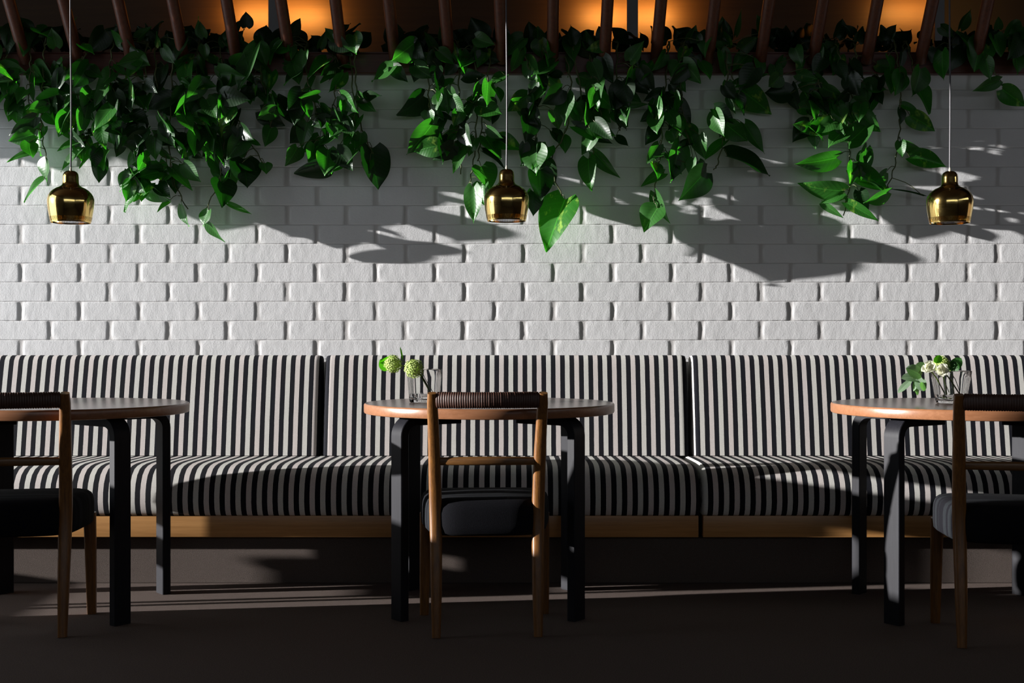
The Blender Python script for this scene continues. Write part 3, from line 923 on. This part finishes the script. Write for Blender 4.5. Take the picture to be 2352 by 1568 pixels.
# plants: name label, strands [(pixel polyline)], filler zones, and the leaves that stand out
# leaf tuple: base x,y  tip x,y  apparent width  tone (b sunlit, p pale/glossy, d turned from the sun, often in the darker leaf colour, v variegated)
PL = [
 dict(label='trailing pothos nearest the left window, outside the frame', st=[[(-560,60),(-560,150),(-550,260)], [(-420,60),(-420,150),(-430,280)]],
      fill=[(-640,-330,40,200,70), (-620,-350,190,260,24)], lv=[]),
 dict(label='trailing pothos just outside the left frame edge', st=[[(-220,60),(-220,150),(-210,250)], [(-90,60),(-90,150),(-100,240)]],
      fill=[(-320,-20,40,200,80), (-300,-20,190,270,26)], lv=[]),
 dict(label='trailing pothos at the far left edge, hanging left of the first pendant', st=[[(95,60),(100,150),(96,240),(95,300),(108,370)], [(20,60),(15,130),(20,220)], [(60,60),(70,140),(66,240)]],
      fill=[(0,130,60,180,22), (0,60,160,235,9), (60,130,170,330,10)],
      lv=[(68,66,78,108,25,'p'),(82,268,20,313,28,'d'),(92,302,92,358,54,'b'),(78,348,15,370,20,'b'),(109,368,108,427,42,'b'),(102,412,52,462,22,'b'),(135,215,73,243,42,'d'),(15,175,10,215,34,'b'),(28,195,22,238,40,'v'),(100,150,52,172,26,'v')]),
 dict(label='dense pothos falling between the left pendant cord and the longest left strand', st=[[(200,60),(190,150),(180,250),(190,340)], [(255,60),(252,160),(256,240),(230,330)], [(160,70),(160,170),(175,260),(215,360)]],
      fill=[(130,290,60,200,30), (150,300,200,300,20), (160,290,300,370,8)],
      lv=[(143,190,152,214,24,'p'),(300,195,275,228,46,'p'),(140,145,140,128,26,'b'),(265,240,212,300,44,'v'),(162,255,140,290,36,'v'),(158,250,132,310,30,'b'),(226,335,180,385,24,'b'),(188,342,136,393,22,'b'),(250,345,237,392,46,'b'),(190,320,130,345,24,'b'),(208,245,215,275,10,'p'),(330,265,250,285,26,'b')]),
 dict(label='darkest and densest pothos mass, left of centre of the left half', st=[[(330,60),(335,160),(330,260),(325,350),(320,440)], [(390,70),(395,180),(390,300),(395,400),(430,480)], [(450,110),(452,180),(440,260),(435,280)], [(350,80),(360,200),(372,330),(400,430)]],
      fill=[(270,480,70,200,42), (290,470,200,320,40), (290,450,310,400,18), (290,420,390,440,8)],
      lv=[(250,305,308,320,34,'p'),(343,312,295,340,20,'b'),(316,282,346,305,24,'p'),(330,385,272,425,42,'b'),(310,447,285,487,42,'b'),(335,425,390,462,38,'b'),(388,463,360,486,15,'b'),(417,470,432,520,24,'b'),(345,352,318,372,22,'b'),(370,345,402,368,16,'p'),(395,385,443,437,26,'d'),(306,128,345,150,40,'v'),(322,160,330,186,16,'b'),(300,400,275,440,36,'b'),(455,175,455,212,14,'p'),(458,130,470,180,12,'p'),(425,122,440,88,16,'p'),(405,320,425,340,14,'p')]),
 dict(label='pothos with a big folded grey leaf, left of the left lamp post', st=[[(545,90),(520,180),(505,260),(515,340),(500,420),(468,490)], [(500,80),(520,210),(560,300),(605,375)], [(600,90),(600,180),(622,240),(622,294)]],
      fill=[(460,600,80,200,34), (460,560,200,330,24), (470,570,310,400,10), (570,650,150,290,9)],
      lv=[(480,483,466,519,52,'b'),(478,512,516,557,22,'b'),(507,417,512,476,54,'d'),(525,467,578,490,14,'d'),(560,365,568,432,70,'d'),(532,325,520,352,54,'b'),(608,375,612,400,28,'d'),(622,294,609,337,34,'d'),(588,108,540,215,44,'p'),(592,82,606,117,24,'p'),(586,200,622,240,16,'b'),(635,250,590,275,30,'d'),(565,62,565,26,30,'d'),(540,150,560,120,40,'d'),(498,235,480,215,40,'d'),(660,260,640,215,46,'d')]),
 dict(label='pothos right of the left lamp post, hanging to a dark horizontal leaf', st=[[(700,80),(705,170),(722,240),(742,310),(735,360)], [(760,80),(770,170),(768,240)]],
      fill=[(640,800,70,160,26), (665,800,160,260,18), (680,800,260,370,14)],
      lv=[(700,118,690,163,34,'b'),(778,165,735,190,30,'b'),(723,175,690,235,18,'b'),(712,242,676,283,32,'b'),(735,315,705,370,36,'p'),(762,255,775,312,46,'b'),(755,375,675,400,42,'d'),(790,365,752,400,36,'b'),(645,245,700,300,36,'d'),(735,110,748,70,20,'d'),(700,290,665,330,44,'d')]),
 dict(label='pothos strand ending in one large heart leaf, right of the left lamp posts', st=[[(815,120),(818,200),(824,270),(850,340),(858,352)], [(800,110),(812,230),(815,300)]],
      fill=[(760,830,90,250,10),(770,830,250,380,9)],
      lv=[(812,80,818,125,50,'p'),(855,340,870,435,66,'d'),(825,270,790,345,40,'b'),(815,345,760,398,50,'b'),(800,225,770,250,24,'b'),(850,368,842,402,30,'b')]),
 dict(label='pothos with two long dark leaves, first cluster left of the middle pendant', st=[[(985,150),(985,230),(992,270)], [(1050,90),(1054,180),(1053,270),(1052,330),(1060,400)], [(940,110),(990,180)]],
      fill=[(900,1110,85,160,28), (1000,1090,160,290,18), (1000,1080,280,350,9)],
      lv=[(972,220,912,266,44,'d'),(993,285,935,357,50,'d'),(985,255,990,288,38,'p'),(1045,302,993,342,22,'p'),(1042,333,993,368,40,'d'),(1062,345,1040,398,26,'p'),(1040,190,995,205,28,'b'),(1030,95,1060,155,22,'v'),(950,100,900,140,46,'d'),(965,132,1005,170,40,'v'),(1040,225,1065,258,30,'b'),(1005,255,1020,300,28,'b'),(1000,120,975,70,24,'d'),(1012,90,1018,42,18,'d')]),
 dict(label='pothos hanging right behind the middle pendant cord', st=[[(1090,120),(1095,230),(1092,320),(1085,390),(1072,440)], [(1130,90),(1120,180),(1105,300),(1098,370)]],
      fill=[(1060,1160,80,200,20), (1060,1150,200,330,14)],
      lv=[(1115,315,1152,365,42,'d'),(1110,348,1160,385,16,'d'),(1105,383,1128,436,56,'d'),(1088,430,1087,512,44,'p'),(1108,420,1110,470,40,'b'),(1160,172,1122,198,26,'b'),(1130,225,1142,245,14,'d'),(1120,295,1155,318,22,'b')]),
 dict(label='pothos with the largest sunlit leaf, just right of the middle pendant', st=[[(1300,130),(1312,200),(1300,300),(1265,370),(1290,450)], [(1245,150),(1238,220),(1230,300),(1235,380)], [(1200,90),(1215,160)]],
      fill=[(1170,1330,75,160,24), (1200,1330,170,260,16), (1200,1300,270,400,9)],
      lv=[(1302,217,1296,287,40,'p'),(1215,272,1210,325,48,'d'),(1235,340,1230,402,56,'b'),(1290,205,1245,240,44,'d'),(1247,200,1205,242,36,'b'),(1298,458,1252,576,84,'p'),(1225,440,1225,497,40,'d'),(1240,390,1245,460,62,'d'),(1190,110,1198,148,36,'v'),(1240,92,1245,136,40,'v'),(1235,90,1235,60,42,'d'),(1160,95,1165,62,24,'d'),(1215,250,1225,278,40,'d'),(1325,235,1335,275,36,'d'),(1205,330,1200,380,26,'d')]),
 dict(label='pothos with a lone bright hanging leaf, between the middle pendant and the long strand', st=[[(1355,110),(1362,200),(1380,260),(1362,350),(1352,365)], [(1420,110),(1415,180),(1410,250),(1425,300)], [(1320,130),(1350,300),(1365,350)]],
      fill=[(1320,1480,90,170,20), (1340,1460,170,260,18), (1350,1440,250,320,10)],
      lv=[(1352,365,1357,438,42,'b'),(1365,350,1424,410,28,'b'),(1320,290,1410,330,34,'d'),(1370,235,1402,282,38,'p'),(1422,232,1425,298,40,'d'),(1448,192,1493,218,30,'d'),(1447,140,1478,93,36,'p'),(1390,105,1345,115,30,'v'),(1318,102,1312,57,36,'d'),(1350,108,1345,68,28,'d'),(1330,175,1370,190,28,'b'),(1440,240,1490,240,14,'b')]),
 dict(label='narrow long pothos strand ending in a split sunlit leaf, right of centre', st=[[(1540,100),(1530,180),(1522,260),(1518,340),(1505,430),(1500,475)], [(1570,120),(1565,200),(1570,300)]],
      fill=[(1480,1620,90,180,22), (1495,1590,180,300,26), (1500,1620,300,380,12)],
      lv=[(1510,478,1478,532,54,'b'),(1505,442,1538,514,24,'b'),(1525,398,1472,428,26,'b'),(1560,145,1540,175,40,'p'),(1620,395,1560,462,62,'d'),(1560,330,1540,420,50,'d'),(1540,300,1560,335,30,'p'),(1520,350,1490,360,24,'b'),(1570,290,1600,332,30,'v'),(1582,92,1600,58,28,'d'),(1550,370,1565,400,26,'b'),(1500,255,1470,280,26,'d')]),
 dict(label='pothos with wide glossy leaves and two dark right-pointing leaves, right of centre', st=[[(1668,120),(1672,200),(1668,280),(1650,370),(1640,390)], [(1668,150),(1700,205)]],
      fill=[(1620,1760,70,170,22), (1640,1700,170,300,8)],
      lv=[(1692,195,1764,168,24,'b'),(1700,205,1772,263,58,'p'),(1668,285,1718,325,44,'b'),(1710,285,1758,352,38,'d'),(1665,325,1618,368,24,'b'),(1670,358,1772,398,52,'d'),(1700,115,1742,84,34,'d'),(1660,90,1665,45,40,'d'),(1690,80,1704,20,14,'d'),(1640,250,1690,285,40,'d'),(1672,225,1690,262,14,'b')]),
 dict(label='bushy pothos with yellow-streaked leaves, left of the right pendant', st=[[(1965,120),(1970,200),(1965,260),(1950,330),(1955,400),(1937,495)], [(1880,110),(1880,180),(1890,250)], [(1925,120),(1960,230),(1985,330)]],
      fill=[(1770,2040,70,170,40), (1800,2040,165,230,26), (1830,1990,220,300,20), (1950,2010,320,440,6)],
      lv=[(1858,210,1852,254,30,'b'),(1830,170,1878,182,30,'v'),(1905,285,1838,305,48,'v'),(1925,245,1935,285,40,'v'),(1948,328,2012,264,52,'p'),(1890,200,1940,222,26,'b'),(1921,362,1826,378,44,'d'),(1937,438,1832,422,44,'v'),(1935,445,1882,468,20,'v'),(1958,388,2045,440,48,'v'),(1890,468,1937,501,16,'b'),(1945,465,2020,508,26,'v'),(1990,350,1975,388,30,'p'),(1880,132,1883,84,22,'p'),(1920,85,1936,42,38,'d'),(2030,92,2025,56,40,'d'),(1970,95,1982,60,32,'d'),(1790,175,1765,200,40,'d'),(1985,200,2040,205,40,'d'),(1990,340,1975,420,34,'d'),(1870,270,1850,250,40,'d')]),
 dict(label='slender pothos strand reaching down beside the cord of the right pendant', st=[[(2060,130),(2068,220),(2066,300),(2055,380),(2035,440)], [(2090,110),(2105,200)]],
      fill=[(2030,2150,80,170,14)],
      lv=[(2105,200,2138,260,50,'d'),(2090,265,2148,302,40,'v'),(2070,240,2112,258,20,'v'),(2068,332,2112,340,22,'b'),(2068,325,2072,362,22,'b'),(2090,360,2177,383,44,'v'),(2040,440,1985,468,30,'d'),(2065,250,2068,288,24,'d'),(2035,395,2010,420,40,'d'),(2080,180,2072,205,16,'b'),(2120,450,2045,430,6,'d')]),
 dict(label='pothos with broad dark leaves in the top right corner', st=[[(2260,60),(2262,130),(2300,190),(2305,205)], [(2190,60),(2180,120)]],
      fill=[(2150,2352,60,130,28)],
      lv=[(2295,185,2233,210,28,'d'),(2302,205,2356,245,42,'v'),(2260,90,2238,166,70,'v'),(2265,135,2275,184,28,'p'),(2180,118,2178,172,42,'d'),(2160,62,2192,86,24,'b'),(2330,120,2340,170,50,'d'),(2285,80,2300,130,50,'d'),(2225,120,2200,70,50,'d'),(2340,60,2300,90,40,'v')]),
]

def build_plants():
    R = random.Random(11)
    def depth(py):
        if py < 175: return R.uniform(5.43, 5.51)
        if py < 300: return R.uniform(5.43, 5.505)
        return R.uniform(5.45, 5.515)
    for pi_, P in enumerate(PL):
        root = empty('trailing_pothos', at((P['st'][0][0][0]), 118, 5.48))
        tag(root, P['label'], 'plant', 'pothos plants hanging over the brick wall')
        off = root.location.copy()
        bmS, bmL, bmV, bmD = NB(), NB(), NB(), NB()
        sp = []
        for s in P['st']:
            ctrl = [at(x, y, 5.47 + (.02 if y > 250 else 0)) - off for x, y in s]
            # root the strand on the parapet
            c0 = ctrl[0]
            zc = 2.262 - off.z
            ctrl = [Vector((c0.x, 5.60 - off.y, zc))] + ([Vector((c0.x, 5.515 - off.y, zc + .03))] if True else []) + [c for c in ctrl if c.z < zc - .02]
            pts = smooth_path(ctrl, 10 + 5 * len(ctrl))
            pts = [p + Vector((.004 * math.sin(i * 1.7 + pi_), .003 * math.cos(i * 2.3), 0)) for i, p in enumerate(pts)]
            tube(bmS, pts, .0042, 6, .0024, up=Vector((1, 0, 0)))
            sp += pts
        def petiole(b):
            # nearest strand point above the leaf base
            c = [q for q in sp if q.z > b.z + .012] or sp
            q = min(c, key=lambda q: (q - b).length)
            if (q - b).length > .34: return
            m = (q + b) / 2 + Vector((0, -.01, .012))
            tube(bmS, smooth_path([q, m, b], 6), .0019, 5, .0015, up=Vector((1, .2, 0)))
        for (bx, by, tx, ty, w, tone) in P['lv']:
            d0 = depth(by)
            b = at(bx, by, d0) - off
            tl = math.hypot(tx - bx, ty - by) * d0 / F
            d1 = min(5.525, d0 + R.uniform(-.35, .25) * tl)
            e = at(tx, ty, d1) - off
            roll = {'b': R.uniform(.45, .9), 'p': R.uniform(.35, .7), 'd': R.uniform(-.9, -.25), 'v': R.uniform(-.1, .5)}[tone]
            # roll is measured so that positive turns the face towards the window on the left
            L = (e - b).normalized()
            sgn = 1 if (Matrix.Rotation(.5, 3, L) @ Vector((0, -1, 0))).x < 0 else -1
            roll *= sgn
            ww = min(w * d0 / F / max(.55, abs(math.cos(roll))), tl * 1.05 + .012)
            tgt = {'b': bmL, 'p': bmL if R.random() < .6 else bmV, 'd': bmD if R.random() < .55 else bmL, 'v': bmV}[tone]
            leaf(tgt, b, e, ww, roll, R.uniform(.25, .6), R.uniform(.02, .16), R)
            petiole(b)
        for (xa, xb, ya, yb, n) in P['fill']:
            for _ in range(int(n * (.62 if ya < 100 and xa > 0 else 1) * (.72 if xa > 640 else 1))):
                x, y = R.uniform(xa, xb), R.uniform(ya, yb)
                d0 = depth(y)
                ln = R.uniform(34, 66)
                a = R.gauss(0, .75)
                if y < 110 and R.random() < .45: a = PI + R.gauss(0, .5); ln *= .8
                b = at(x, y, d0) - off
                e = at(x + math.sin(a) * ln, y + math.cos(a) * ln, min(5.52, d0 + R.uniform(-.05, .03))) - off
                roll = R.uniform(-1.0, 1.0)
                tl = (e - b).length
                u = R.random()
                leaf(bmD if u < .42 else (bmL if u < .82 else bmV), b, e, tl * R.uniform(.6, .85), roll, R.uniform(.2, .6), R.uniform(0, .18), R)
                petiole(b)
        # leaf crowns standing on the parapet behind the rods
        xs = [s[0][0] for s in P['st']]
        lo, hi = min(f[0] for f in P['fill']), max(f[1] for f in P['fill'])
        for _ in range(int((hi - lo) / 9)):
            x = R.uniform(lo, hi)
            b = at(x, R.uniform(90, 125), R.uniform(5.6, 5.75)) - off
            e = b + Vector((R.uniform(-.07, .07), R.uniform(-.05, .05), R.uniform(.0, .1)))
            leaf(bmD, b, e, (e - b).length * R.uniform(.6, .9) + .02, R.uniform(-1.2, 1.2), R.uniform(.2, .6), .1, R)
        obj('stems', bmS, M_STEM, root, True, 60)
        # all leaf blades of one plant are one part with three leaf tones
        bmA = bmL
        me = bpy.data.meshes.new('foliage')
        n0 = 0
        allb = NB()
        for k, b_ in enumerate((bmL, bmV, bmD)):
            tmp = bpy.data.meshes.new('tmp'); b_.to_mesh(tmp); b_.free()
            tmp.polygons.foreach_set('material_index', [k] * len(tmp.polygons))
            allb.from_mesh(tmp); bpy.data.meshes.remove(tmp)
        allb.to_mesh(me); allb.free()
        for m in (M_LEAF, M_LEAFV, M_LEAFD): me.materials.append(m)
        me.polygons.foreach_set('use_smooth', [True] * len(me.polygons))
        link(bpy.data.objects.new('foliage', me), root)
build_plants()

# ------------------------------------------------------------------ vases and flowers
def wavy(r, a, seed, amp):
    return r * (1 + amp * math.cos(5 * a + seed) + amp * .5 * math.cos(3 * a + seed * 2))
def make_vase(loc, r0, r1, h, label, seed, amp=.085):
    root = empty('glass_vase', loc)
    tag(root, label, 'vase', 'clear glass vases on the tables')
    n = 96
    bm = NB()
    th = .0022
    def ring(r, z, k=1.0):
        return [bm.verts.new((wavy(r, 2 * PI * j / n, seed, amp * k) * math.cos(2 * PI * j / n), wavy(r, 2 * PI * j / n, seed, amp * k) * math.sin(2 * PI * j / n), z)) for j in range(n)]
    prof = [(r0 * .9, 0, .8), (r0 * .97, .003, 1)] + [(r0 + (r1 - r0) * t, .006 + (h - .008) * t, 1) for t in (0, .25, .5, .75, 1)] + [(r1 - th / 2, h, 1)] + \
           [(r0 + (r1 - r0) * t - th, .006 + (h - .008) * t, 1) for t in (1, .75, .5, .25, .12)] + [(r0 * .85, .012, .8)]
    rings = [ring(*p) for p in prof]
    for a, b in zip(rings[:-1], rings[1:]):
        for j in range(n):
            bm.faces.new((a[j], a[(j + 1) % n], b[(j + 1) % n], b[j]))
    bm.faces.new(rings[0][::-1]); bm.faces.new(rings[-1])
    obj('glass', bm, M_GLASS, root, True, 60)
    bm = NB()
    rings = [ring(r0 * .84, .0135, .8)] + [ring(r0 + (r1 - r0) * t - th - .0006, .006 + (h - .008) * t) for t in (.12, .18, .24)]
    for a, b in zip(rings[:-1], rings[1:]):
        for j in range(n):
            bm.faces.new((a[j], a[(j + 1) % n], b[(j + 1) % n], b[j]))
    bm.faces.new(rings[0][::-1]); bm.faces.new(rings[-1])
    obj('water', bm, M_WATER, root, True, 40)
    return root
ZT = .7395
YV2, YV3 = 4.545, 4.470
V2 = Vector((at(976, 0, YV2).x, YV2, ZT + .0004))
V3 = Vector((at(2184, 0, YV3).x, YV3, ZT + .0004))
make_vase(V2, .052, .061, .122, 'clear wavy glass vase on the middle table, holding green blossoms', 1.3)
make_vase(V3, .050, .068, .118, 'clear wavy glass vase on the right table, holding white flowers and grey-green leaves', 3.9)

def blossom(bm, c, r, rnd, n=190, petal=.0066):
    """a ball head of many four-petalled florets"""
    for i in range(n):
        z = 1 - 2 * (i + .5) / n
        a = i * 2.39996
        d = Vector((math.sqrt(1 - z * z) * math.cos(a), math.sqrt(1 - z * z) * math.sin(a), z))
        p = c + d * r * rnd.uniform(.86, 1.08)
        t1 = d.orthogonal().normalized()
        t1 = Matrix.Rotation(rnd.uniform(0, 6.28), 3, d) @ t1
        t2 = d.cross(t1)
        cv = bm.verts.new(p)
        ring = []
        for k in range(8):
            q = k * PI / 4
            rr = petal * (1.0 if k % 2 == 0 else .45) * rnd.uniform(.8, 1.2)
            ring.append(bm.verts.new(p + (t1 * math.cos(q) + t2 * math.sin(q)) * rr + d * (petal * .35 if k % 2 == 0 else 0)))
        for k in range(8):
            bm.faces.new((cv, ring[k], ring[(k + 1) % 8]))
    bmesh.ops.create_icosphere(bm, subdivisions=2, radius=r * .76, matrix=Matrix.Translation(c))

def flower(name, cx_, cy_, rpx, y, foot, label, seed, grp, mid=None):
    rnd = random.Random(seed)
    c = at(cx_, cy_, y)
    root = empty(name, c)
    tag(root, label, 'flower', grp)
    bm = NB(); blossom(bm, Vector((0, 0, 0)), rpx * y / F, rnd); obj('blossom', bm, M_FLOWER, root, False)
    f = Vector(foot) - c
    m = (Vector(mid) - c) if mid else f * .5 + Vector((0, 0, .006))
    bm = NB(); tube(bm, smooth_path([Vector((0, 0, 0)), m, f], 12), .0023, 6, .0026, up=Vector((0, 1, 0))); obj('stem', bm, M_FSTEM, root)
    return root
g = 'green blossoms in the middle vase'
flower('viburnum_flower', 903, 836, 19.5, 4.50, V2 + Vector((.030, -.015, .020)), 'green ball blossom leaning out furthest left of the middle vase', 3, g, V2 + Vector((-.030, -.02, .115)))
flower('viburnum_flower', 951, 846, 21, 4.475, V2 + Vector((.026, .02, .018)), 'green ball blossom over the rim of the middle vase', 4, g, V2 + Vector((-.002, -.02, .085)))
def leaf_thing(name, specs, mat, label, cat, grp, stem=None, y=4.5, matS=None):
    root = empty(name, at(specs[0][0], specs[0][1], y))
    tag(root, label, cat, grp)
    off = root.location.copy()
    bm = NB(); R = random.Random(7)
    bs = NB()
    for (bx, by, tx, ty, w, roll, dy) in specs:
        b, e = at(bx, by, y + dy) - off, at(tx, ty, y + dy - .01) - off
        leaf(bm, b, e, w * y / F, roll, .18, .05, R, EUN, .04, wave=.02)
    obj('foliage', bm, mat, root, True, 80)
    if stem:
        for st in stem:
            tube(bs, smooth_path([Vector(q) - off for q in st], 14), .0014, 6, .0013, up=Vector((0, 1, 0)))
        obj('stem', bs, matS or M_FSTEM, root)
    return root
leaf_thing('leaf_sprig', [(893, 846, 872, 826, 34, .5, .03), (900, 820, 872, 840, 26, -.9, .035), (925, 826, 919, 796, 4, 0, 0)], M_FRESH, 'round bright green leaf behind the leftmost green blossom', 'leaf', 'greenery in the middle vase',
           [[at(893, 838, 4.53), at(925, 830, 4.52), V2 + Vector((-.02, -.01, .118)), V2 + Vector((.033, .0, .03))]], 4.5)
e_st = [[at(2092, 872, 4.44), at(2108, 858, 4.43), at(2122, 846, 4.43), at(2150, 851, 4.43), V3 + Vector((.0, -.02, .10)), V3 + Vector((.035, .0, .03))],
        [at(2122, 846, 4.43), at(2112, 866, 4.43), at(2108, 885, 4.43)]]
leaf_thing('eucalyptus_sprig', [(2116, 862, 2081, 845, 32, .3, 0), (2112, 868, 2070, 868, 26, .7, .01), (2092, 874, 2062, 902, 15, .5, .01), (2110, 868, 2120, 898, 26, .2, .0), (2102, 880, 2108, 908, 13, -.4, .01),
            (2118, 878, 2122, 898, 22, -.6, -.01), (2104, 872, 2098, 898, 11, .6, .01), (2136, 846, 2104, 836, 18, .4, .02)], M_EUCA,
           'grey-green eucalyptus sprig drooping left of the right vase', 'leaf', 'greenery in the right vase', e_st, 4.43)
leaf_thing('leaf_sprig', [(2180, 852, 2200, 832, 30, -.6, .03), (2184, 846, 2208, 822, 26, -.3, .035)], M_LEAF, 'dark green rounded leaf at the right rim of the right vase', 'leaf', 'greenery in the right vase',
           [[at(2182, 850, 4.47), V3 + Vector((-.0, .0, .105)), V3 + Vector((.012, .0, .03))]], 4.46)
leaf_thing('leaf_sprig', [(2150, 833, 2158, 815, 21, .2, .0)], M_FRESH, 'small round green leaf on top of the white flowers', 'leaf', 'greenery in the right vase',
           [[at(2150, 833, 4.47), at(2158, 848, 4.47), V3 + Vector((-.01, -.01, .04))]], 4.46)
flower('viburnum_flower', 2162, 836, 18, 4.50, V3 + Vector((-.01, .012, .02)), 'green ball blossom behind the white flowers of the right vase', 9, 'green blossom in the right vase')
def white_flower(cx_, cy_, r, y, label, seed, foot):
    R = random.Random(seed)
    c = at(cx_, cy_, y)
    root = empty('white_flower', c); tag(root, label, 'flower', 'white flowers in the right vase')
    bm = NB()
    rr = r * y / F
    for k in range(11):
        a = 2 * PI * k / 11 * 2 + R.uniform(-.3, .3)
        d = Vector((math.cos(a), -.55 + R.uniform(-.3, .3), math.sin(a) * .9)).normalized()
        if k > 6: d = Vector((math.cos(a) * .5, -1, math.sin(a) * .5)).normalized()
        leaf(bm, d * rr * .12, d * rr * (1.15 if k < 7 else .8), rr * 1.15, R.uniform(-.5, .5), .5, .25, R, EUN, .0, back=Vector((.1, -1, .3)), wave=.06)
    obj('petals', bm, M_WHITEF, root, True, 80)
    bm = NB(); f = Vector(foot) - c
    tube(bm, smooth_path([Vector((0, .004, 0)), f * .45 + Vector((0, 0, .01)), f], 12), .002, 6, .0024, up=Vector((0, 1, 0))); obj('stem', bm, M_FSTEM, root)
white_flower(2131, 843, 16, 4.43, 'white flower at the left rim of the right vase', 2, V3 + Vector((-.02, -.02, .02)))
white_flower(2160, 850, 17, 4.42, 'cream white flower hanging over the front rim of the right vase', 5, V3 + Vector((.03, -.01, .03)))
